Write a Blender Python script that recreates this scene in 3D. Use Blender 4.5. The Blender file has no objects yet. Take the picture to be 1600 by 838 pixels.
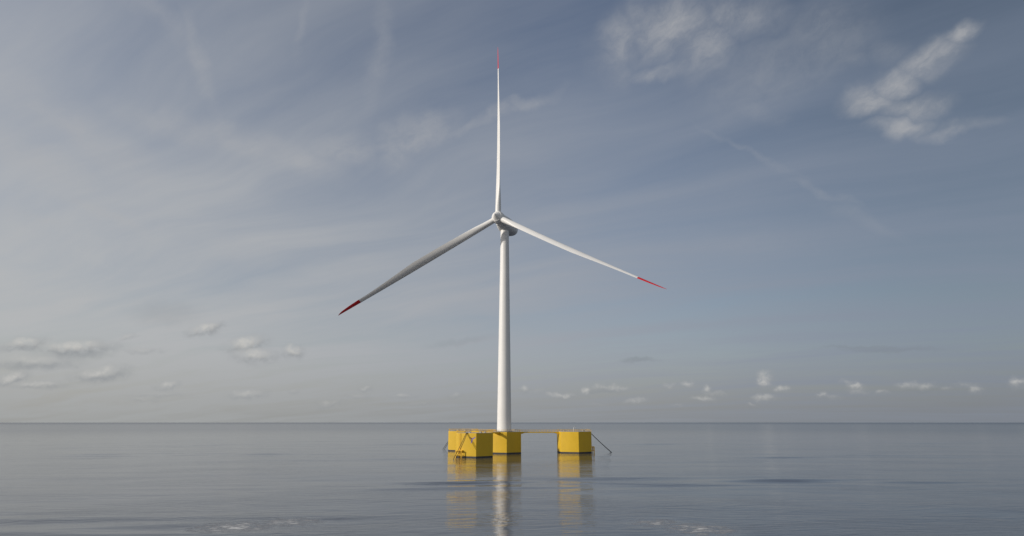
import bpy, bmesh, math, random
import numpy as np
from mathutils import Vector, Matrix
R = math.radians
random.seed(7)
sc = bpy.context.scene
COL = sc.collection

# ------------------------------------------------------------------ camera
cam_d = bpy.data.cameras.new("camera")
cam = bpy.data.objects.new("camera", cam_d); COL.objects.link(cam)
CAM_H = 18.16
PITCH = 14.183
cam.location = (0, 0, CAM_H)
cam.rotation_euler = (R(90 + PITCH), 0, 0)
cam_d.sensor_width = 36.0
cam_d.lens = 36.0 * 953.64 / 1600.0
cam_d.clip_start = 0.5
cam_d.clip_end = 200000
sc.camera = cam

# ------------------------------------------------------------------ exposure
sc.view_settings.view_transform = 'Standard'
sc.view_settings.look = 'None'
sc.view_settings.gamma = 1.0
sc.view_settings.use_curve_mapping = False
sc.view_settings.exposure = 0.0
sc.cycles.caustics_reflective = True
sc.cycles.blur_glossy = 2.0
sc.cycles.sample_clamp_indirect = 1.5
sc.cycles.use_denoising = True
sc.cycles.use_adaptive_sampling = False

# ------------------------------------------------------------------ sun
SUN_AZ = -112.0      # degrees from +Y towards +X
SUN_EL = 22.0
sd = bpy.data.lights.new("sun", 'SUN')
sd.energy = 3.0
sd.angle = R(2.0)
sd.color = (1.0, 0.93, 0.84)
sun = bpy.data.objects.new("sun", sd); COL.objects.link(sun)
sdir = Vector((math.sin(R(SUN_AZ)) * math.cos(R(SUN_EL)), math.cos(R(SUN_AZ)) * math.cos(R(SUN_EL)), math.sin(R(SUN_EL))))
sun.rotation_euler = sdir.to_track_quat('Z', 'Y').to_euler()
sun.location = sdir * 500

# ------------------------------------------------------------------ world
world = bpy.data.worlds.new("World"); sc.world = world
world.use_nodes = True
WT = world.node_tree; WT.nodes.clear()
WL = WT.links
SKY_STRENGTH = 0.075


class NB:
    """small node helper"""
    def __init__(s, tree): s.t = tree; s.n = tree.nodes; s.l = tree.links
    def _in(s, node, i, v):
        if v is None: return
        if isinstance(v, bpy.types.NodeSocket): s.l.new(v, node.inputs[i])
        else: node.inputs[i].default_value = v
    def math(s, op, a, b=None, c=None, clamp=False):
        n = s.n.new('ShaderNodeMath'); n.operation = op; n.use_clamp = clamp
        s._in(n, 0, a); s._in(n, 1, b); s._in(n, 2, c); return n.outputs[0]
    def vmath(s, op, a, b=None, scale=None):
        n = s.n.new('ShaderNodeVectorMath'); n.operation = op
        s._in(n, 0, a); s._in(n, 1, b)
        if scale is not None: s._in(n, 3, scale)
        return n.outputs['Value'] if op in ('LENGTH', 'DOT_PRODUCT') else n.outputs[0]
    def comb(s, x, y, z):
        n = s.n.new('ShaderNodeCombineXYZ'); s._in(n, 0, x); s._in(n, 1, y); s._in(n, 2, z); return n.outputs[0]
    def sep(s, v):
        n = s.n.new('ShaderNodeSeparateXYZ'); s._in(n, 0, v); return n.outputs
    def noise(s, v, scale=1, detail=4, rough=0.5, dist=0.0, color=False):
        n = s.n.new('ShaderNodeTexNoise'); s._in(n, 'Vector', v)
        n.inputs['Scale'].default_value = scale; n.inputs['Detail'].default_value = detail
        n.inputs['Roughness'].default_value = rough; n.inputs['Distortion'].default_value = dist
        return n.outputs['Color' if color else 'Fac']
    def ramp(s, v, a, b, c=0.0, d=1.0, smooth=True):
        n = s.n.new('ShaderNodeMapRange'); n.interpolation_type = 'SMOOTHSTEP' if smooth else 'LINEAR'
        s._in(n, 0, v); s._in(n, 1, a); s._in(n, 2, b); s._in(n, 3, c); s._in(n, 4, d); return n.outputs[0]
    def mapping(s, v, loc=(0, 0, 0), rot=(0, 0, 0), scale=(1, 1, 1), kind='TEXTURE'):
        n = s.n.new('ShaderNodeMapping'); n.vector_type = kind; s._in(n, 0, v)
        n.inputs['Location'].default_value = loc; n.inputs['Rotation'].default_value = rot; n.inputs['Scale'].default_value = scale
        return n.outputs[0]
    def mix(s, f, a, b, mode='MIX'):
        n = s.n.new('ShaderNodeMix'); n.data_type = 'RGBA'; n.blend_type = mode
        s._in(n, 0, f); s._in(n, 6, a); s._in(n, 7, b); return n.outputs[2]


W = NB(WT)
sky = WT.nodes.new('ShaderNodeTexSky'); sky.sky_type = 'NISHITA'; sky.sun_disc = False
sky.sun_elevation = R(SUN_EL); sky.sun_rotation = R(SUN_AZ % 360)
sky.air_density = 1.0; sky.dust_density = 1.6; sky.ozone_density = 1.2
tc = WT.nodes.new('ShaderNodeTexCoord')
DIR = W.vmath('NORMALIZE', tc.outputs['Generated'])
dx, dy, dz = W.sep(DIR)
AZ = W.math('MULTIPLY', W.math('ARCTAN2', dx, dy), 57.29578)
EL = W.math('MULTIPLY', W.math('ARCSINE', dz), 57.29578)
AE = W.comb(AZ, EL, 0.0)
# flat cloud-deck coordinates (real perspective of a high layer)
zz = W.math('ADD', W.math('ABSOLUTE', dz), 0.10)
DECK = W.comb(W.math('DIVIDE', dx, zz), W.math('DIVIDE', dy, zz), 0.0)

# --- high thin veil: thicker towards the sun side and low down
warp = W.vmath('SCALE', W.vmath('SUBTRACT', W.noise(DECK, 0.5, 3, 0.5, color=True), (0.5, 0.5, 0.5)), scale=0.9)
deckw = W.vmath('ADD', DECK, warp)
fib = W.noise(W.mapping(deckw, rot=(0, 0, R(-28)), scale=(2.6, 0.42, 1)), 1.0, 7, 0.58)
broad = W.noise(deckw, 0.55, 4, 0.5)
side = W.ramp(AZ, -40, 44, 1.0, 0.0)
low = W.ramp(EL, 4, 38, 1.0, 0.0)
veil = W.math('ADD', W.math('MULTIPLY', side, 0.22), W.math('MULTIPLY', low, 0.50))
veil = W.math('ADD', veil, 0.22)
veil = W.math('ADD', veil, W.math('MULTIPLY', W.math('SUBTRACT', fib, 0.5), 1.15))
veil = W.math('ADD', veil, W.math('MULTIPLY', W.math('SUBTRACT', broad, 0.5), 0.8), clamp=True)
back_fill = W.ramp(dy, 0.30, -0.45)  # unseen brighter veil behind the viewer, added as ambient fill
veil = W.math('MAXIMUM', veil, W.math('MULTIPLY', back_fill, 0.8))

# --- wisps: soft ellipses in azimuth / elevation torn by streaky noise
wspn = W.vmath('SCALE', W.vmath('SUBTRACT', W.noise(AE, 0.16, 5, 0.55, color=True), (0.5, 0.5, 0.5)), scale=4.5)
AEW = W.vmath('ADD', AE, wspn)
#  az, el, r_az, r_el, tilt, strength
WISPS = [
    (16.1, 34.78, 5.04, 3.06, -7.85, 0.55),
    (11.81, 34.24, 3.01, 2.27, 10.44, 0.46),
    (19.67, 32.7, 3.41, 2.94, 7.77, 0.46),
    (22.91, 34.4, 5.63, 2.16, -11.29, 0.36),
    (15.16, 31.23, 4.62, 0.94, -2.78, 0.33),
    (10.72, 32.49, 2.75, 2.34, -5.05, 0.26),
    (25.23, 29.61, 6.7, 3.57, 16.87, 0.18),
    (30.36, 30.96, 5.29, 3.32, 4.33, 0.21),
    (40.16, 28.22, 1.59, 0.77, 13.76, 0.65),
    (37.77, 27.13, 2.44, 1.48, 9.55, 0.65),
    (35.06, 25.98, 2.33, 1.31, 16.71, 0.65),
    (32.77, 25.08, 1.99, 1.43, -3.64, 0.71),
    (35.64, 23.84, 2.79, 1.08, -4.14, 0.55),
    (34.53, 22.62, 2.37, 0.87, -5.17, 0.58),
    (37.49, 21.62, 2.2, 0.53, -3.49, 0.39),
    (38.79, 21.76, 2.6, 0.52, -15.54, 0.18),
    (35.03, 28.69, 1.99, 1.29, -16.56, 0.16),
    (32.09, 28.77, 2.1, 0.8, -14.93, 0.16),
    (22.79, 23.09, 6.22, 0.35, -35.52, 0.1),
    (28.66, 18.62, 4.0, 0.34, -32.31, 0.12),
    (31.71, 15.99, 4.45, 0.67, -29.06, 0.09),
    (23.75, 26.73, 2.99, 1.14, -28.56, 0.13),
    (-9.76, 26.5, 4.34, 1.88, 21.52, 0.44),
    (-11.58, 24.94, 2.57, 2.26, 41.1, 0.3),
    (0.0, 28.82, 5.46, 0.63, 18.76, 0.3),
    (-5.25, 27.02, 4.09, 0.5, 15.1, 0.24),
    (-16.47, 24.19, 4.44, 1.85, 6.19, 0.34),
    (-20.49, 22.86, 4.76, 1.55, -12.02, 0.34),
    (-25.12, 24.07, 5.06, 1.31, -10.09, 0.34),
    (-30.91, 24.24, 5.68, 1.35, 0.18, 0.27),
    (-30.14, 29.52, 4.53, 0.83, -61.96, 0.24),
    (-13.97, 32.43, 5.61, 1.12, 82.16, 0.17),
    (-21.58, 33.4, 3.18, 0.66, 90.64, 0.12),
    (-33.55, 31.54, 3.89, 1.22, -18.61, 0.17),
    (-37.98, 21.98, 7.04, 1.9, -21.67, 0.34),
    (-39.96, 19.03, 5.0, 1.54, -19.11, 0.34),
    (-35.33, 16.13, 5.94, 0.54, -14.74, 0.27),
    (-39.23, 14.63, 2.86, 0.42, -1.03, 0.2),
    (-22.34, 13.1, 8.97, 3.68, 5.12, 0.24),
    (-6.09, 11.06, 8.25, 1.45, 14.92, 0.12),
    (3.66, 11.1, 7.03, 1.97, 9.06, 0.07),
    (26.07, 13.83, 13.75, 2.39, -6.54, 0.07),
    (9.57, 8.03, 16.0, 1.29, -1.38, 0.13),
    (-14.19, 7.89, 9.56, 2.54, 1.93, 0.17)]
def blobs(vec, items, inner, outer=1.0):
    """largest of many soft ellipses; the running result rides in z, so the nodes form one chain"""
    v = W.vmath('MULTIPLY', vec, (1.0, 1.0, 0.0))
    for (a, e, ra, re, t, st) in items:
        m = W.mapping(v, loc=(a, e, 0), rot=(0, 0, R(t)), scale=(ra, re, 1e5))
        b = W.ramp(W.vmath('LENGTH', m), inner, outer, st, 0.0)
        v = W.vmath('MAXIMUM', v, W.comb(-1000.0, -1000.0, b))
    return W.sep(v)[2]
wis = blobs(AEW, WISPS, 0.0, 1.35)
wn = W.noise(W.mapping(AEW, rot=(0, 0, R(25)), scale=(4.2, 1.5, 1)), 1.0, 8, 0.62)
wis = W.math('MULTIPLY', wis, W.ramp(wn, 0.22, 0.78, 0.42, 1.4))

# --- small cumulus near the horizon
cwn = W.vmath('SCALE', W.vmath('SUBTRACT', W.noise(AE, 0.9, 5, 0.58, color=True), (0.5, 0.5, 0.5)), scale=1.3)
cwm = W.vmath('MULTIPLY', cwn, (1.0, 0.75, 0))
AEC = W.vmath('ADD', AE, cwm)
CUM = [
    (-38.55, 5.54, 1.61, 0.56, 10.7, 0.85),
    (-35.44, 5.43, 2.75, 0.76, 7.46, 0.85),
    (-37.8, 4.29, 3.02, 0.62, 3.3, 0.53),
    (-33.55, 3.59, 1.98, 0.65, 11.92, 0.85),
    (-38.89, 3.04, 1.06, 0.44, 21.8, 0.75),
    (-37.27, 2.6, 1.82, 0.33, 1.96, 0.6),
    (-26.76, 7.54, 1.55, 0.51, 17.05, 0.75),
    (-23.5, 6.38, 1.85, 0.85, 13.55, 0.82),
    (-22.65, 5.44, 2.0, 0.72, 2.23, 0.68),
    (-19.67, 5.94, 1.04, 0.67, 2.08, 0.75),
    (-32.25, 6.54, 0.69, 0.24, 15.8, 0.45),
    (-31.02, 5.56, 1.53, 0.3, 3.3, 0.38),
    (-29.02, 2.8, 1.03, 0.49, 12.93, 0.6),
    (-22.95, 2.26, 1.72, 0.45, 6.3, 0.53),
    (-29.47, 2.09, 2.58, 0.24, 1.17, 0.3),
    (-30.52, 1.67, 1.11, 0.24, 0.98, 0.3),
    (-16.27, 1.53, 1.24, 0.4, 8.64, 0.45),
    (-13.22, 2.89, 0.58, 0.34, 0.66, 0.45),
    (-13.84, 2.21, 1.15, 0.34, 0.53, 0.3),
    (-9.9, 2.25, 1.32, 0.27, 0.38, 0.45),
    (-5.17, 2.44, 0.87, 0.34, 0.21, 0.34),
    (-19.28, 2.59, 0.48, 0.33, 0.89, 0.3),
    (-8.16, 1.58, 1.99, 0.27, 0.22, 0.23),
    (1.18, 2.97, 0.61, 0.49, -0.08, 0.57),
    (2.53, 2.74, 0.95, 0.35, -0.14, 0.23),
    (4.58, 2.33, 1.75, 0.34, 4.7, 0.57),
    (3.53, 2.39, 0.67, 0.28, -0.16, 0.4),
    (6.87, 2.78, 0.73, 0.48, -0.35, 0.63),
    (8.09, 3.06, 0.93, 0.34, -0.45, 0.46),
    (9.48, 2.99, 1.58, 0.41, -0.51, 0.52),
    (11.41, 1.79, 1.43, 0.34, 7.55, 0.46),
    (14.34, 3.05, 0.89, 0.34, -0.79, 0.4),
    (15.89, 3.19, 0.88, 0.4, -0.92, 0.57),
    (17.32, 2.67, 0.49, 0.53, -0.84, 0.57),
    (17.16, 1.96, 1.23, 0.33, -0.61, 0.52),
    (18.21, 2.39, 1.34, 0.26, -0.79, 0.29),
    (22.33, 3.66, 0.87, 0.71, -1.52, 0.57),
    (22.09, 3.29, 0.82, 0.45, -1.35, 0.69),
    (23.49, 2.73, 0.8, 0.38, -1.19, 0.63),
    (22.07, 2.01, 1.28, 0.38, 4.41, 0.52),
    (20.9, 1.43, 0.47, 0.19, -0.55, 0.34),
    (26.49, 2.2, 0.54, 0.25, -1.1, 0.57),
    (27.32, 2.08, 0.64, 0.19, -1.08, 0.29),
    (28.47, 3.17, 0.73, 0.25, -1.73, 0.34),
    (29.01, 2.75, 0.72, 0.37, -1.53, 0.63),
    (29.06, 2.4, 1.03, 0.18, -1.34, 0.29),
    (32.6, 2.8, 1.06, 0.41, -1.8, 0.46),
    (33.62, 2.67, 0.84, 0.35, -1.78, 0.46),
    (30.73, 2.26, 0.6, 0.24, -1.35, 0.46),
    (36.22, 2.68, 0.97, 0.28, -1.97, 0.29),
    (36.71, 2.34, 0.39, 0.34, -1.75, 0.63),
    (39.28, 2.75, 0.67, 0.48, 10.03, 0.69),
    (34.88, 2.39, 0.45, 0.23, -1.67, 0.29),
    (7.58, 1.58, 1.32, 0.2, -0.22, 0.17),
    (14.9, 1.43, 0.63, 0.2, -0.39, 0.23)]
cum = blobs(AEC, CUM, 0.15, 1.35)
CUMLIT = [(a - 0.12 * ra, e + 0.40 * re, ra * 0.85, re * 0.80, t, min(1.0, st * 1.5)) for (a, e, ra, re, t, st) in CUM]
cum = W.math('MULTIPLY', cum, W.ramp(W.noise(AE, 1.7, 6, 0.6), 0.28, 0.62, 0.25, 1.2), clamp=True)
lit = blobs(AEC, CUMLIT, 0.1, 1.3)
DARK = [
    (11.66, 5.48, 1.83, 0.29, -1.15, 0.35),
    (31.69, 5.62, 3.9, 0.25, -3.46, 0.28),
    (29.49, 5.9, 3.17, 0.16, -3.33, 0.25),
    (-35.36, 4.91, 2.4, 0.34, 3.44, 0.22),
    (-37.55, 3.93, 2.64, 0.33, 3.0, 0.2),
    (33.37, 2.34, 1.64, 0.19, -1.55, 0.15),
    (-4.8, 7.22, 3.58, 0.41, 8.48, 0.15),
    (-29.82, 8.63, 2.77, 1.15, 4.83, 0.15),
    (8.2, 2.71, 1.73, 0.17, -0.4, 0.15)]
dark = blobs(AEC, DARK, 0.2, 1.3)

wis = W.math('MULTIPLY', wis, W.ramp(EL, 12.0, 16.0))
veil_col = W.mix(back_fill, W.mix(side, (3.0, 3.5, 4.5, 1), (6.15, 6.25, 6.35, 1)), (6.1, 6.3, 6.6, 1))
clear = W.mix(W.ramp(AZ, 2, 46), W.vmath('MULTIPLY', sky.outputs[0], (1.45, 1.33, 1.32)), W.vmath('MULTIPLY', sky.outputs[0], (0.74, 0.70, 0.66)))
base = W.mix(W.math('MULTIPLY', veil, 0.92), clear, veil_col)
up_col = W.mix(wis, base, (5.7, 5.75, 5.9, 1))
cumcol = W.mix(lit, (3.9, 4.1, 4.3, 1), (7.3, 7.2, 6.9, 1))
hz = W.ramp(EL, -1.0, 7.0, 0.75, 0.0)
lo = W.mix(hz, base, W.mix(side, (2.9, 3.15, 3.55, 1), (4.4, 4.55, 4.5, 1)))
lo = W.mix(cum, lo, cumcol)
lo = W.mix(dark, lo, (2.6, 2.9, 3.25, 1))
def bgs(col):
    b_ = WT.nodes.new('ShaderNodeBackground'); b_.inputs[1].default_value = SKY_STRENGTH; WL.new(col, b_.inputs[0]); return b_.outputs[0]
mx = WT.nodes.new('ShaderNodeMixShader')      # cumulus band below 12 degrees, wisps above it
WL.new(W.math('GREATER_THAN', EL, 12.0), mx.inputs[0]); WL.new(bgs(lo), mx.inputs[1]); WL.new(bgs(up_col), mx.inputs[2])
wo = WT.nodes.new('ShaderNodeOutputWorld'); WL.new(mx.outputs[0], wo.inputs[0])
world.cycles.sampling_method = 'MANUAL'; world.cycles.sample_map_resolution = 256

# ------------------------------------------------------------------ materials
def mat(name, base, rough=0.5, var=0.06, scale=0.5, spec=0.5, metal=0.0, streak=None, bump=0.0, coat=0.0):
    m = bpy.data.materials.new(name); m.use_nodes = True
    N = NB(m.node_tree); p = m.node_tree.nodes['Principled BSDF']
    t = m.node_tree.nodes.new('ShaderNodeTexCoord')
    n1 = N.noise(t.outputs['Object'], scale, 5, 0.6)
    a = tuple(min(1, v * (1 + var)) for v in base) + (1,); b = tuple(v * (1 - var) for v in base) + (1,)
    cc = N.mix(N.ramp(n1, 0.3, 0.7), b, a)
    if streak:
        sv = N.mapping(t.outputs['Object'], scale=streak[0])
        s1 = N.ramp(N.noise(sv, 1.0, 5, 0.6), 0.56, 0.78, 0, streak[2])
        cc = N.mix(s1, cc, streak[1] + (1,))
    m.node_tree.links.new(cc, p.inputs['Base Color'])
    p.inputs['Roughness'].default_value = rough
    rr = N.ramp(n1, 0.25, 0.75, rough * 0.9, min(1, rough * 1.15))
    m.node_tree.links.new(rr, p.inputs['Roughness'])
    p.inputs['Specular IOR Level'].default_value = spec
    p.inputs['Metallic'].default_value = metal
    p.inputs['Coat Weight'].default_value = coat
    if bump:
        bn = m.node_tree.nodes.new('ShaderNodeBump'); bn.inputs['Strength'].default_value = bump; bn.inputs['Distance'].default_value = 0.05
        m.node_tree.links.new(n1, bn.inputs['Height']); m.node_tree.links.new(bn.outputs[0], p.inputs['Normal'])
    return m

M_WHITE = mat('white_gelcoat', (0.79, 0.785, 0.765), 0.42, 0.02, 0.15, spec=0.35, streak=((1.5, 1.5, 14), (0.66, 0.65, 0.62), 0.25))
M_TOWER = mat('tower_paint', (0.79, 0.785, 0.765), 0.42, 0.02, 0.12, spec=0.35, streak=((1.2, 1.2, 18), (0.62, 0.60, 0.56), 0.22))
M_RED = mat('red_paint', (0.62, 0.02, 0.025), 0.45, 0.05, 0.5)
M_YEL = mat('yellow_paint', (0.70, 0.445, 0.022), 0.5, 0.035, 0.25, spec=0.4, streak=((0.5, 0.5, 6), (0.55, 0.32, 0.02), 0.3))
M_YRAIL = mat('yellow_rail_paint', (0.78, 0.46, 0.03), 0.5, 0.05, 1.0)
M_DARK = mat('dark_hull_coating', (0.035, 0.04, 0.05), 0.6, 0.25, 0.8)
M_DECK = mat('grey_deck_coating', (0.36, 0.36, 0.35), 0.8, 0.12, 0.8)
M_CHAIN = mat('mooring_chain_steel', (0.028, 0.027, 0.027), 0.6, 0.3, 1.0)
M_GALV = mat('light_grey_steel', (0.62, 0.62, 0.60), 0.45, 0.05, 1.0)
M_BROWN = mat('brown_emblem_paint', (0.13, 0.06, 0.06), 0.5, 0.05, 1.0)
M_PURP = mat('purple_emblem_paint', (0.20, 0.15, 0.42), 0.5, 0.05, 1.0)
M_RING = mat('pale_emblem_ring_paint', (0.55, 0.32, 0.05), 0.5, 0.03, 1.0)
M_GREY = mat('grey_cabinet_paint', (0.33, 0.34, 0.34), 0.5, 0.05, 1.0)

# ------------------------------------------------------------------ helpers
def link(name, me, parent=None, mats=()):
    o = bpy.data.objects.new(name, me); COL.objects.link(o)
    for m in mats: me.materials.append(m)
    if parent: o.parent = parent
    return o
def from_bm(name, bm, m, parent=None, smooth=False, auto=None):
    bmesh.ops.recalc_face_normals(bm, faces=bm.faces)
    me = bpy.data.meshes.new(name); bm.to_mesh(me); bm.free()
    o = link(name, me, parent, m if isinstance(m, (list, tuple)) else [m])
    if smooth:
        me.polygons.foreach_set('use_smooth', [True] * len(me.polygons))
        if auto: me.set_sharp_from_angle(angle=R(auto))
    return o
def tag(o, label=None, cat=None, group=None, kind=None):
    if label: o['label'] = label
    if cat: o['category'] = cat
    if group: o['group'] = group
    if kind: o['kind'] = kind
def empty(name, loc, rz=0):
    o = bpy.data.objects.new(name, None); COL.objects.link(o); o.location = loc; o.rotation_euler = (0, 0, rz); return o
def add_box(bm, c, s, mtx=None, idx=0):
    r = bmesh.ops.create_cube(bm, size=1.0); vs = r['verts']
    for v in vs:
        v.co = Vector((v.co.x * s[0] + c[0], v.co.y * s[1] + c[1], v.co.z * s[2] + c[2]))
        if mtx: v.co = mtx @ v.co
def add_tube(bm, pts, r, seg=8, caps=True):
    """continuous round bar through pts"""
    pts = [Vector(p) for p in pts]; rings = []
    for i, p in enumerate(pts):
        a = pts[max(0, i - 1)]; b = pts[min(len(pts) - 1, i + 1)]
        d = (b - a).normalized()
        ref = Vector((0, 0, 1)) if abs(d.z) < 0.95 else Vector((1, 0, 0))
        u = d.cross(ref).normalized(); v = d.cross(u)
        rr = r[i] if isinstance(r, (list, tuple)) else r
        rings.append([bm.verts.new(p + (u * math.cos(2 * math.pi * k / seg) + v * math.sin(2 * math.pi * k / seg)) * rr) for k in range(seg)])
    for i in range(len(rings) - 1):
        for k in range(seg):
            bm.faces.new((rings[i][k], rings[i][(k + 1) % seg], rings[i + 1][(k + 1) % seg], rings[i + 1][k]))
    if caps:
        bm.faces.new(rings[0]); bm.faces.new(rings[-1])
def loft(bm, rings, cap0=True, cap1=True):
    vr = [[bm.verts.new(p) for p in ring] for ring in rings]
    n = len(vr[0])
    for i in range(len(vr) - 1):
        for k in range(n):
            bm.faces.new((vr[i][k], vr[i][(k + 1) % n], vr[i + 1][(k + 1) % n], vr[i + 1][k]))
    if cap0: bm.faces.new(vr[0])
    if cap1: bm.faces.new(vr[-1])
    return vr
def lathe(bm, prof, seg=64, cap0=True, cap1=True):
    """prof: (z, r) along local z"""
    return loft(bm, [[(r * math.cos(2 * math.pi * k / seg), r * math.sin(2 * math.pi * k / seg), z) for k in range(seg)] for z, r in prof], cap0, cap1)
def hexring(s, z, off=0.0):
    # corners; the outward flat face looks along local +x
    return [(s * math.cos(R(30 + 60 * k + off)), s * math.sin(R(30 + 60 * k + off)), z) for k in range(6)]

# ------------------------------------------------------------------ sea (one sheet with real swell, to beyond the horizon)
def build_sea():
    rr = [0.0]
    r = 6.0
    while r < 55000:
        rr.append(r); r *= (1.05 if r < 60 else (1.0075 if r < 900 else (1.02 if r < 4000 else 1.08)))
    rr = np.array(rr[1:])
    front = np.linspace(-52, 52, 520)                 # fine towards the platform
    back = np.linspace(52, 308, 66)[1:-1]
    th = np.radians(np.concatenate([front, back]))
    nr, nt = len(rr), len(th)
    RR, TH = np.meshgrid(rr, th, indexing='ij')
    X = RR * np.sin(TH); Y = RR * np.cos(TH)
    cell = RR * 0.0075
    rng = np.random.default_rng(11)
    Z = np.zeros_like(X)
    # (wavelength range, count, total slope)
    for lo, hi, n, slope in ((55, 110, 10, 0.006), (24, 55, 16, 0.0075), (11, 24, 26, 0.007), (5.5, 11, 34, 0.005)):
        for i in range(n):
            L = math.exp(rng.uniform(math.log(lo), math.log(hi)))
            a = rng.normal(0, 0.28) + math.radians(95)
            k = 2 * math.pi / L
            A = slope / k * math.sqrt(2.0 / n)
            ph = rng.uniform(0, 6.283)
            fade = np.clip((L / cell - 3.0) / 4.0, 0, 1)
            # wave groups, so crests come and go
            g = 0.65 + 0.7 * np.sin(X * k * 0.11 * rng.uniform(.5, 1.5) + rng.uniform(0, 6)) * np.sin(Y * k * 0.09 * rng.uniform(.5, 1.5) + rng.uniform(0, 6))
            Z += A * g * fade * np.cos(k * (X * math.cos(a) + Y * math.sin(a)) + ph)
    # sparse long-crested wavelets that catch a darker part of the sky
    env = np.zeros_like(X)
    for i in range(9):
        a = rng.normal(0, 0.5) + math.radians(90); L = rng.uniform(60, 190); k = 2 * math.pi / L
        env += np.cos(k * (X * math.cos(a) * 0.45 + Y * math.sin(a)) + rng.uniform(0, 6.28))
    env = np.clip((env / 2.1 - 0.35) / 1.3, 0, 1) ** 1.5
    lc = np.zeros_like(X)
    for i in range(14):
        L = math.exp(rng.uniform(math.log(9), math.log(26))); k = 2 * math.pi / L
        a = rng.normal(0, 0.14) + math.radians(91)
        lc += 0.06 / k * math.sqrt(2 / 14) * np.clip((L / cell - 2.5) / 3.0, 0, 1) * np.cos(k * (X * math.cos(a) + Y * math.sin(a)) + rng.uniform(0, 6.28))
    Z += lc * env
    # calm far out
    Z *= np.clip(1.0 - (RR - 1500) / 3500, 0, 1)
    verts = np.stack([X, Y, Z], -1).reshape(-1, 3)
    verts = np.concatenate([verts, [[0, 0, 0]]])
    i = np.arange(nr - 1)[:, None]; j = np.arange(nt)[None, :]; j2 = (j + 1) % nt
    quads = np.stack([i * nt + j, (i + 1) * nt + j, (i + 1) * nt + j2, i * nt + j2], -1).reshape(-1, 4)
    c0 = nr * nt
    tris = np.stack([np.full(nt, c0), np.arange(nt), (np.arange(nt) + 1) % nt], -1)
    me = bpy.data.meshes.new('sea')
    me.vertices.add(len(verts)); me.vertices.foreach_set('co', verts.astype(np.float32).ravel())
    loops = np.concatenate([quads.ravel(), tris.ravel()]).astype(np.int32)
    me.loops.add(len(loops)); me.loops.foreach_set('vertex_index', loops)
    starts = np.concatenate([np.arange(len(quads)) * 4, len(quads) * 4 + np.arange(nt) * 3]).astype(np.int32)
    me.polygons.add(len(starts)); me.polygons.foreach_set('loop_start', starts)
    me.polygons.foreach_set('use_smooth', np.ones(len(starts), bool))
    me.update(calc_edges=True); me.validate()
    # outward normals up
    if me.polygons[0].normal.z < 0: me.flip_normals()
    return me
def water_material():
    m = bpy.data.materials.new('sea_water'); m.use_nodes = True
    N = NB(m.node_tree); p = m.node_tree.nodes['Principled BSDF']
    t = m.node_tree.nodes.new('ShaderNodeTexCoord'); P = t.outputs['Object']
    wp = N.vmath('ADD', P, N.vmath('SCALE', N.vmath('SUBTRACT', N.noise(P, 0.03, 2, 0.5, color=True), (.5, .5, .5)), scale=14.0))
    n1 = N.noise(N.mapping(wp, rot=(0, 0, R(5)), scale=(12.0, 2.0, 1)), 1.0, 5, 0.55)
    n2 = N.noise(N.mapping(wp, rot=(0, 0, R(-12)), scale=(2.4, 0.9, 1)), 1.0, 4, 0.5)
    n3 = N.noise(N.mapping(P, rot=(0, 0, R(5)), scale=(60, 26, 1)), 1.0, 3, 0.5)   # wind patches: smoother and rougher water
    patch = N.ramp(n3, 0.35, 0.65, 0.55, 1.25)
    h = N.math('ADD', N.math('MULTIPLY', n1, 0.21), N.math('MULTIPLY', n2, 0.045))
    near = N.ramp(N.sep(P)[1], 120, 200, 1.25, 0.9)      # a breeze ruffles the water on the viewer's side
    h = N.math('MULTIPLY', h, near)
    h = N.math('MULTIPLY', h, patch)
    b = m.node_tree.nodes.new('ShaderNodeBump'); b.inputs['Strength'].default_value = 1.0; b.inputs['Distance'].default_value = 0.75
    m.node_tree.links.new(h, b.inputs['Height']); m.node_tree.links.new(b.outputs[0], p.inputs['Normal'])
    # foam: two thinning patches of broken white water
    fo = None
    for (fx, fy, rx, ry, a, st) in ((-50, 117, 9.0, 9.0, 22, 1.0), (-42, 123, 8.0, 6.0, 8, 0.9), (33, 115, 8.0, 8.0, -15, 1.0), (27, 122, 6.5, 6.5, -25, 0.75)):
        l = N.vmath('LENGTH', N.vmath('MULTIPLY', N.mapping(P, loc=(fx, fy, 0), rot=(0, 0, R(a)), scale=(rx, ry, 1)), (1, 1, 0)))
        q = N.ramp(l, 0.0, 1.2, st, 0.0)
        fo = q if fo is None else N.math('MAXIMUM', fo, q)
    fn = N.noise(N.mapping(P, scale=(2.3, 1.5, 1)), 1.0, 7, 0.66)
    fo = N.math('MULTIPLY', fo, N.ramp(fn, 0.36, 0.70, 0.0, 0.95))
    deep = N.mix(N.ramp(n3, 0.3, 0.7), (0.034, 0.043, 0.064, 1), (0.042, 0.052, 0.072, 1))
    cc = N.mix(fo, deep, (0.72, 0.72, 0.70, 1))
    m.node_tree.links.new(cc, p.inputs['Base Color'])
    # open water beyond the calm round the platform is ruffled by wind
    dist = N.vmath('LENGTH', N.vmath('SUBTRACT', P, (0, 390, 0)))
    ruf = N.math('ADD', N.ramp(dist, 350, 1500, 0.06, 0.15), N.ramp(dist, 1500, 12000, 0.0, 0.09))
    m.node_tree.links.new(N.math('MAXIMUM', ruf, N.ramp(fo, 0, 0.3, 0.0, 0.6)), p.inputs['Roughness'])
    p.inputs['IOR'].default_value = 1.5
    p.inputs['Specular IOR Level'].default_value = 0.5
    return m
sea = link('sea', build_sea(), None, [water_material()])
tag(sea, kind='structure')

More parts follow.
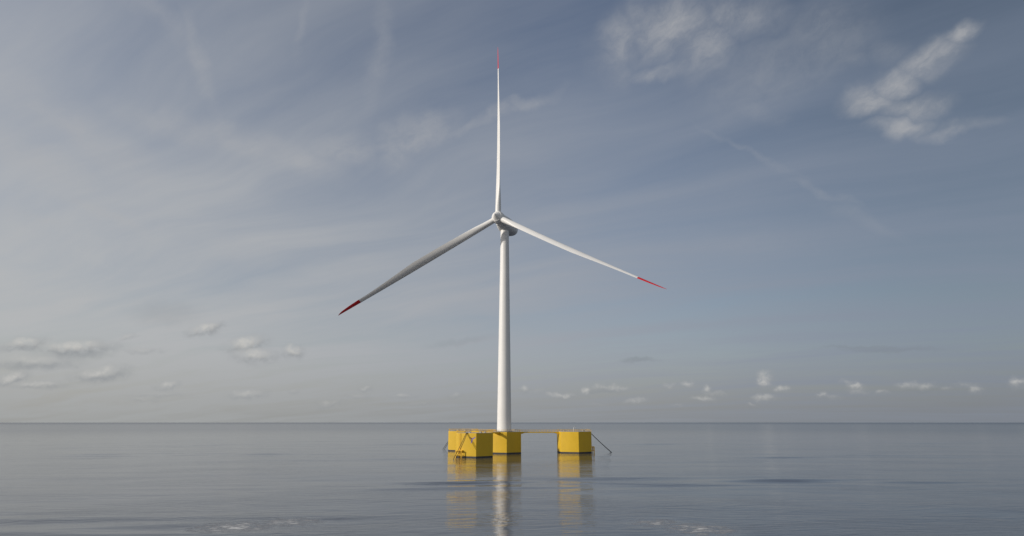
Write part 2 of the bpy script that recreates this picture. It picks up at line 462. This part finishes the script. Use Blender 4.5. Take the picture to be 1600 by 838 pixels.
# ------------------------------------------------------------------ floating platform
PC = Vector((-4.847, 389.065, 0)); A0 = 248.95; RAD = 44.15; S = 11.137; HT = 12.5
platform = empty('floating_platform', PC, R(A0))
tag(platform, 'yellow floating platform of four hexagonal pontoons joined by thin deck bridges, under the white turbine', 'floating platform')
APO = S * math.cos(R(30))

def rail_runs(bm, loops, z, h=1.25, r=0.045, step=1.6):
    for pts in loops:
        for hz_ in (h, h * 0.55): add_tube(bm, [(p[0], p[1], z + hz_) for p in pts], r, 5)
        for a, b in zip(pts[:-1], pts[1:]):
            a = Vector((a[0], a[1], 0)); b = Vector((b[0], b[1], 0)); n = max(1, round((b - a).length / step))
            for i in range(n): 
                q = a.lerp(b, i / n); add_tube(bm, [(q.x, q.y, z), (q.x, q.y, z + h)], r, 5)
        add_tube(bm, [(pts[-1][0], pts[-1][1], z), (pts[-1][0], pts[-1][1], z + h)], r, 5)

def make_column(outer=True):
    """frame: local +x is the outward direction"""
    bm = bmesh.new()
    # chamfered hex prism
    loft(bm, [hexring(S, 0.62), hexring(S, HT - 0.06), hexring(S - 0.05, HT)])
    eds = [e for e in bm.edges if abs(e.verts[0].co.z - e.verts[1].co.z) > 5]
    bmesh.ops.bevel(bm, geom=eds, offset=0.10, segments=3, affect='EDGES', profile=0.5)
    col = from_bm('column', bm, M_YEL, platform, smooth=True, auto=22)
    bm = bmesh.new(); loft(bm, [hexring(S - 0.03, -6.0), hexring(S - 0.03, 0.618)])
    from_bm('waterline_band', bm, M_DARK, col)
    bm = bmesh.new(); loft(bm, [hexring(S - 0.22, HT + 0.004), hexring(S - 0.22, HT + 0.10)])
    from_bm('deck', bm, M_DECK, col)
    # railing round the edge, open where the bridges land
    bm = bmesh.new(); hr = hexring(S - 0.35, 0)
    c = [Vector(p) for p in hr]
    if outer:   # bridge lands on the inward face (-x), between corner 2 (150) and 3 (210)
        a, b = c[2], c[3]
        run = [a.lerp(b, 0.66)] + [c[3], c[4], c[5], c[0], c[1], c[2]] + [a.lerp(b, 0.34)]
        rail_runs(bm, [[(p.x, p.y) for p in run]], HT + 0.1)
    else:
        runs = []
        for k in range(6):
            a, b = c[k], c[(k + 1) % 6]
            mid = 60 * (k + 1)
            if mid % 120 == 0:
                runs.append([(p.x, p.y) for p in (a, a.lerp(b, 0.34))]); runs.append([(p.x, p.y) for p in (a.lerp(b, 0.66), b)])
            else: runs.append([(p.x, p.y) for p in (a, b)])
        bm.free()
        joined = []
        for rn in runs:      # runs that share a corner are one railing
            if joined and (Vector(joined[-1][-1]) - Vector(rn[0])).length < 1e-3: joined[-1] = joined[-1] + rn[1:]
            else: joined.append(list(rn))
        if (Vector(joined[-1][-1]) - Vector(joined[0][0])).length < 1e-3: joined[0] = joined.pop() + joined[0][1:]
        for rn in joined[1:]:
            b2 = bmesh.new(); rail_runs(b2, [rn], HT + 0.1); from_bm('railing', b2, M_YRAIL, col)
        bm = bmesh.new(); rail_runs(bm, [joined[0]], HT + 0.1)
    from_bm('railing', bm, M_YRAIL, col)
    return col

def make_landing(col):
    # boat landing on the outward face, close to one corner
    x0 = APO; y0 = -3.9
    bm = bmesh.new()
    for yy in (y0 - 1.6, y0 + 1.6):
        add_tube(bm, [(x0 + 1.55, yy, -2.0), (x0 + 1.55, yy, 3.45)], 0.28, 12)
        for z in (1.2, 3.2): add_tube(bm, [(x0 - 0.01, yy, z), (x0 + 1.55, yy, z)], 0.13, 8)
    for z in (1.25, 3.4): add_tube(bm, [(x0 + 1.55, y0 - 2.0, z), (x0 + 1.55, y0 + 2.0, z)], 0.2, 10)
    for yy in (y0 - 0.55, y0 + 0.55): add_tube(bm, [(x0 + 1.55, yy, 1.0), (x0 + 1.55, yy, 3.4)], 0.06, 8)
    add_box(bm, (x0 + 0.78, y0, 3.62), (1.7, 3.6, 0.1))
    from_bm('boat_landing', bm, M_YRAIL, col, smooth=True, auto=40)
    bm = bmesh.new()
    for yy in (y0 - 0.3, y0 + 0.3): add_tube(bm, [(x0 + 0.35, yy, -1.0), (x0 + 0.35, yy, HT + 1.1)], 0.04, 6)
    z = -0.8
    while z < HT: add_tube(bm, [(x0 + 0.35, y0 - 0.3, z), (x0 + 0.35, y0 + 0.3, z)], 0.025, 5); z += 0.32
    for z in (4.5, 7, 9.5, 12): 
        for yy in (y0 - 0.3, y0 + 0.3): add_tube(bm, [(x0 - 0.01, yy, z), (x0 + 0.35, yy, z)], 0.03, 5)
    from_bm('ladder', bm, M_YRAIL, col)
def make_fairlead(col):
    bm = bmesh.new()
    add_box(bm, (APO - 0.25, 0, HT + 0.02), (0.9, 1.3, 0.14))
    for yy in (-0.3, 0.3): add_tube(bm, [(APO - 0.02, yy - 0.14, HT + 0.08), (APO - 0.02, yy + 0.14, HT + 0.08)], 0.26, 14)
    from_bm('fairlead', bm, M_CHAIN, col, smooth=True, auto=40)
    bm = bmesh.new()
    add_box(bm, (APO - 3.4, 0, HT + 0.35), (1.2, 1.6, 0.5))
    for yy in (-0.45, 0.45): add_tube(bm, [(APO - 3.4, yy - 0.25, HT + 0.7), (APO - 3.4, yy + 0.25, HT + 0.7)], 0.3, 14)
    from_bm('winch', bm, M_GREY, col, smooth=True, auto=40)

centre = make_column(False)
for k in range(3):
    col = make_column(True)
    a = R(120 * k)
    col.location = (RAD * math.cos(a), RAD * math.sin(a), 0); col.rotation_euler = (0, 0, a)
    make_landing(col); make_fairlead(col)
    for (qx, qy, wx, wy) in ((-5.2, 4.1 - k, 1.5, 0.9), (-2.0 + k, -5.4, 0.9, 1.3), (2.6, 5.0 - 1.5 * k, 1.2, 1.0)):
        bm = bmesh.new(); add_box(bm, (qx, qy, HT + 0.4), (wx, wy, 0.6))
        from_bm('deck_cabinet', bm, M_GREY, col)
    if k == 0:      # emblem: three blades in a thin ring on the outward face
        bm = bmesh.new(); X = APO + 0.012
        cy, cz = 3.35, 9.55
        def flat(pts, idx):
            vs = [bm.verts.new((X, cy + p[0], cz + p[1])) for p in pts]; f = bm.faces.new(vs); f.material_index = idx
        def blade2(ang, L, w, idx):
            d = Vector((math.cos(ang), math.sin(ang))); n = Vector((-d.y, d.x))
            pts = [d * 0.0 - n * w * .35, d * L * .35 - n * w * .55, d * L - n * w * .30, d * L * 1.03, d * L + n * w * .30, d * L * .35 + n * w * .5, n * w * .35]
            flat([(p.x, p.y) for p in pts], idx)
        bm2 = bm
        blade2(R(158), 1.85, 0.62, 0); X += 0.004
        blade2(R(28), 1.9, 0.64, 1); X += 0.004
        blade2(R(-108), 2.2, 0.78, 1)
        n = 48; X = APO + 0.008
        for i in range(n):
            a1, a2 = 2 * math.pi * i / n, 2 * math.pi * (i + 1) / n
            flat([(1.85 * math.cos(a1), 1.85 * math.sin(a1) - .3), (1.85 * math.cos(a2), 1.85 * math.sin(a2) - .3), (1.74 * math.cos(a2), 1.74 * math.sin(a2) - .3), (1.74 * math.cos(a1), 1.74 * math.sin(a1) - .3)], 2)
        em = from_bm('emblem', bm, [M_BROWN, M_PURP, M_RING], col)
        em['label'] = 'round emblem of three blades, two brown and purple above and one lavender below, in a thin ring'
    if k == 1:      # small davit crane
        bm = bmesh.new()
        add_tube(bm, [(-1, -3.5, HT + .1), (-1, -3.5, HT + 2.2)], [0.28, 0.2], 12)
        add_tube(bm, [(-1, -3.5, HT + 2.2), (-0.2, -2.6, HT + 3.2), (0.9, -1.5, HT + 3.3)], 0.16, 10)
        add_tube(bm, [(0.9, -1.5, HT + 3.3), (0.9, -1.5, HT + 2.2)], 0.05, 6)
        dv = from_bm('davit_crane', bm, M_GALV, col, smooth=True, auto=40)

# bridges (centre -> outer column) with haunched ends
for k in range(3):
    a = R(120 * k); x0 = APO + 0.003; x1 = RAD - APO - 0.003; w = 2.0; zt = HT - 0.03; t = 0.65; hd = 1.3; hl = 3.2
    prof = [(x0, zt), (x1, zt), (x1, zt - hd), (x1 - 1.0, zt - hd), (x1 - hl, zt - t), (x0 + hl, zt - t), (x0 + 1.0, zt - hd), (x0, zt - hd)]
    bm = bmesh.new()
    l = [bm.verts.new((p[0], -w / 2, p[1])) for p in prof]; r_ = [bm.verts.new((p[0], w / 2, p[1])) for p in prof]
    bm.faces.new(l); bm.faces.new(r_[::-1]); n = len(prof)
    for i in range(n): bm.faces.new((l[i], l[(i + 1) % n], r_[(i + 1) % n], r_[i]))
    br = from_bm('bridge', bm, M_YEL, platform); br.rotation_euler = (0, 0, a)
    for sg in (-1, 1):
        bm = bmesh.new(); rail_runs(bm, [[(x0, sg * (w / 2 - .1)), (x1, sg * (w / 2 - .1))]], zt, step=1.8)
        from_bm('railing', bm, M_YRAIL, br)

# tower foot flange on the centre column
bm = bmesh.new(); lathe(bm, [(HT + 0.1, 5.3), (HT + 0.35, 5.3), (HT + 0.35, 4.42)], 64, False, False)
bmesh.ops.solidify(bm, geom=bm.faces[:], thickness=0.02)
from_bm('tower_flange', bm, M_GREY, centre, smooth=True, auto=30)

# ------------------------------------------------------------------ mooring lines
LINE_LABELS = {
    (0, -1): 'left dark mooring chain slanting down over the front left yellow pontoon',
    (0, 1): 'right dark mooring chain slanting down over the front left yellow pontoon',
    (1, -1): 'nearer dark mooring chain slanting into the sea right of the right pontoon',
    (1, 1): 'farther dark mooring chain slanting into the sea right of the right pontoon',
    (2, 1): 'left dark mooring chain entering the sea beside the rear left yellow pontoon',
    (2, -1): 'right dark mooring chain entering the sea beside the rear left yellow pontoon'}
for k in range(3):
    a = R(A0 + 120 * k); ca, sa = math.cos(a), math.sin(a)
    ox, oy = PC.x + RAD * ca, PC.y + RAD * sa
    for s in (-1, 1):
        bm = bmesh.new()
        p0 = (APO + 1.28, s * 0.35, 11.2); 
        def pt(u):   # u 0..1 from fairlead to below the water
            x = APO + 0.24 + 15.7 * u; y = s * (0.28 + 0.42 * u); z = HT - 0.05 - 14.0 * u - 0.3 * math.sin(math.pi * u)
            return Vector((ox + ca * x - sa * y, oy + sa * x + ca * y, z))
        N_ = 60
        # chain of links: alternating flat rings read as a beaded bar
        for i in range(N_):
            A = pt(i / N_); B = pt((i + 1.25) / N_); d = (B - A).normalized(); side_ = d.cross(Vector((0, 0, 1))).normalized()
            if i % 2: side_ = d.cross(side_).normalized()
            ln = (B - A).length; wv = 0.11
            path = []
            for q in range(10):
                t_ = 2 * math.pi * q / 10
                path.append(A + d * (ln / 2 + ln / 2 * math.cos(t_)) + side_ * wv * math.sin(t_))
            add_tube(bm, path + [path[0]], 0.085, 5, caps=False)
        o = from_bm('mooring_line', bm, M_CHAIN, None, smooth=True)
        me = o.data; base = pt(0); o.location = base; me.transform(Matrix.Translation(-base))
        tag(o, LINE_LABELS[(k, s)], 'mooring line', 'mooring lines of the floating platform')

# ------------------------------------------------------------------ wind turbine
PSI = 22.8; TILT = 5.24; ZH = 147.0; OH = 11.02
turb = empty('wind_turbine', (PC.x, PC.y, HT + 0.1), 0)
tag(turb, 'tall white three bladed wind turbine with red blade tips, standing on the yellow floating platform', 'wind turbine')
TB = Vector((PC.x, PC.y, HT + 0.1))
bm = bmesh.new()
prof = [(0, 4.42), (0.4, 4.42)]
zt_top = ZH - 4.6 - TB.z
for i in range(1, 25):
    f = i / 24; z = 0.4 + (zt_top - 0.4) * f
    prof.append((z, 4.4 - (4.4 - 2.72) * f ** 1.0))
lathe(bm, prof, 96)
tower = from_bm('tower', bm, M_TOWER, turb, smooth=True, auto=30)
# section joints
for f in (0.18, 0.38, 0.6, 0.8):
    bm = bmesh.new()
    z = 0.4 + (zt_top - .4) * f; r = 4.4 - 1.68 * f
    lathe(bm, [(z - .10, r + .004), (z - .09, r + .022), (z + .09, r + .021), (z + .10, r + .002)], 96, False, False)
    from_bm('flange_seam', bm, M_WHITE, tower, smooth=True, auto=30)
a_ax = Vector((-math.sin(R(PSI)) * math.cos(R(TILT)), -math.cos(R(PSI)) * math.cos(R(TILT)), math.sin(R(TILT))))
rt = a_ax.cross(Vector((0, 0, 1))).normalized()
if rt.x < 0: rt = -rt
upv = rt.cross(-a_ax).normalized()
if upv.z < 0: upv = -upv
HUB = Vector((PC.x, PC.y, ZH)) + a_ax * OH
HB = HUB - TB
# local frame (lathe z -> axis), x -> rt, y -> upv
FR = Matrix((rt, upv, a_ax)).transposed().to_4x4(); FR.translation = HB
def place(o): 
    o.matrix_local = FR
# rotor hub / spinner
bm = bmesh.new()
prof = [(-3.9, 3.35), (-3.6, 3.62)]
for i in range(0, 13):
    z = -3.2 + 5.6 * i / 12; prof.append((z, 4.2 * math.sqrt(max(0, 1 - ((z + 0.5) / 4.3) ** 2)) ** 0.9))
lathe(bm, prof, 72)
hub = from_bm('hub', bm, M_WHITE, turb, smooth=True, auto=35); place(hub)
bm = bmesh.new(); r0 = prof[-1][1]
lathe(bm, [(2.35, r0 + .05), (2.48, r0 + .16), (2.62, r0 + .05), (2.64, r0 - .12), (4.2, r0 * .58), (5.6, r0 * .19), (6.0, 0.06)], 72)
o = from_bm('nose_cone', bm, M_WHITE, hub, smooth=True, auto=35)
# nacelle: rounded-box sections
def sect(z, hw, hh, cy_, n=2.6, m=56, cut=1.0):
    out = []
    for i in range(m):
        t_ = 2 * math.pi * i / m; c_, s_ = math.cos(t_), math.sin(t_)
        out.append((hw * math.copysign(abs(c_) ** (2 / n), c_), cy_ + hh * math.copysign(abs(s_) ** (2 / n), s_), z))
    return out
bm = bmesh.new()
loft(bm, [sect(-4.05, 3.7, 3.7, 0, 2.0), sect(-4.3, 4.15, 4.15, 0, 2.0), sect(-5.0, 4.25, 4.25, 0, 2.0), sect(-5.25, 4.0, 4.0, 0, 2.05), sect(-7.2, 4.5, 4.5, -.2, 2.2),
          sect(-9.5, 5.0, 4.8, -.4, 2.3), sect(-12.5, 5.4, 5.0, -.5, 2.4), sect(-17, 5.5, 5.0, -.5, 2.4), sect(-21, 5.2, 4.6, -.4, 2.4), sect(-23.2, 4.5, 3.9, -.2, 2.3), sect(-24.2, 3.2, 2.7, 0, 2.2), sect(-24.5, 1.4, 1.1, 0, 2.1)])
nac = from_bm('nacelle', bm, M_WHITE, turb, smooth=True, auto=28); place(nac)
bm = bmesh.new()   # roof fairing with cooler
loft(bm, [[(x, y + 4.2, z) for x, y, z in sect(zc, hw, hh, 0, 2.4, 32)] for zc, hw, hh in ((-12, 1.2, .25), (-12.6, 2.6, .7), (-15, 3.0, .95), (-18.2, 2.8, .9), (-18.8, 1.6, .4))])
from_bm('roof_cooler', bm, M_WHITE, nac, smooth=True, auto=30)
bm = bmesh.new()   # yaw collar under the nacelle (upright, centred on the tower)
lathe(bm, [(zt_top - 0.02, 2.74), (zt_top + .25, 2.95), (zt_top + .7, 3.05), (zt_top + 1.2, 2.9), (zt_top + 2.0, 2.7)], 64)
from_bm('yaw_collar', bm, M_WHITE, tower, smooth=True, auto=30)

# blades
L = 124.6
CH = [(0, 3.7, 1.0), (.03, 3.7, 1.0), (.07, 4.0, .88), (.12, 4.6, .68), (.18, 5.0, .50), (.26, 5.4, .38), (.375, 5.8, .29), (.5, 5.9, .25), (.58, 5.1, .235), (.65, 4.3, .225), (.73, 3.5, .215), (.8, 2.9, .21), (.855, 2.75, .205), (.92, 2.25, .20), (.965, 1.6, .2), (.985, 1.0, .2), (1.0, .15, .25)]
def interp(x, c):
    for p, q in zip(CH[:-1], CH[1:]):
        if x <= q[0]:
            f = (x - p[0]) / (q[0] - p[0]); return p[c] + (q[c] - p[c]) * f
    return CH[-1][c]
def blade_section(fr, beta0):
    r = 1.9 + (L - 1.9) * fr
    ch = interp(fr, 1); th = interp(fr, 2) * ch
    blend = min(1, max(0, (fr - .03) / .17)); blend = blend * blend * (3 - 2 * blend)
    twist = R(beta0 - 4 + 11 * fr)
    le = 1.85 * (1 - fr) + 0.35 * fr          # straight leading edge
    le = min(le, ch * 0.5 if fr < .05 else le)
    bend = math.tan(R(5.0)) * r + 3.0 * fr ** 2.3
    pts = []; m = 40
    for i in range(m):
        t_ = 2 * math.pi * i / m
        cx_, cy_ = 0.5 * math.cos(t_), 0.5 * math.sin(t_)
        # circle
        X1 = cx_ * ch; Y1 = cy_ * th if blend > 0 else cy_ * ch
        # aerofoil; TE at +x
        xc = 0.5 + 0.5 * math.cos(t_)          # 0 LE .. 1 TE
        yt = 5 * (0.2969 * math.sqrt(xc) - .126 * xc - .3516 * xc ** 2 + .2843 * xc ** 3 - .1015 * xc ** 4) + .012 * xc
        camb = 0.035 * math.sin(math.pi * min(1, xc))
        Y2 = (yt * (1 if math.sin(t_) >= 0 else -1) * interp(fr, 2) + camb) * ch
        X2 = xc * ch
        x = (X1 + ch / 2) * (1 - blend) + X2 * blend - le
        y = Y1 * (1 - blend) + Y2 * blend
        # rotate chord: local frame x' = tangential t, y' = axis
        pts.append((x * math.cos(twist) - y * math.sin(twist), x * math.sin(twist) + y * math.cos(twist) + bend, r))
    return pts
SPAN = [0, .015, .03, .05, .07, .095, .12, .15, .18, .22, .26, .31, .375, .43, .5, .54, .58, .615, .65, .69, .73, .77, .8, .83, .855]
TIP = [.855, .89, .92, .945, .965, .98, .99, .996, 1.0]
BETA = 54.0
for k in range(3):
    t_ = R(0.084 + 120 * k)
    d = upv * math.cos(t_) + rt * math.sin(t_)
    tang = rt * math.cos(t_) - upv * math.sin(t_)
    mtx = Matrix((tang, a_ax, d)).transposed().to_4x4(); mtx.translation = HB
    bm = bmesh.new(); loft(bm, [blade_section(f, BETA) for f in SPAN], True, False)
    bl = from_bm('blade', bm, M_WHITE, turb, smooth=True, auto=40); bl.matrix_local = mtx
    bm = bmesh.new(); loft(bm, [blade_section(f, BETA) for f in TIP], False, True)
    rtip = from_bm('blade_tip', bm, M_RED, bl, smooth=True, auto=40)
    bm = bmesh.new(); lathe(bm, [(1.2, 2.12), (3.6, 2.12), (3.75, 1.95)], 48)
    for v in bm.verts: v.co.y += math.tan(R(5.0)) * v.co.z
    from_bm('root_collar', bm, M_WHITE, bl, smooth=True, auto=30)
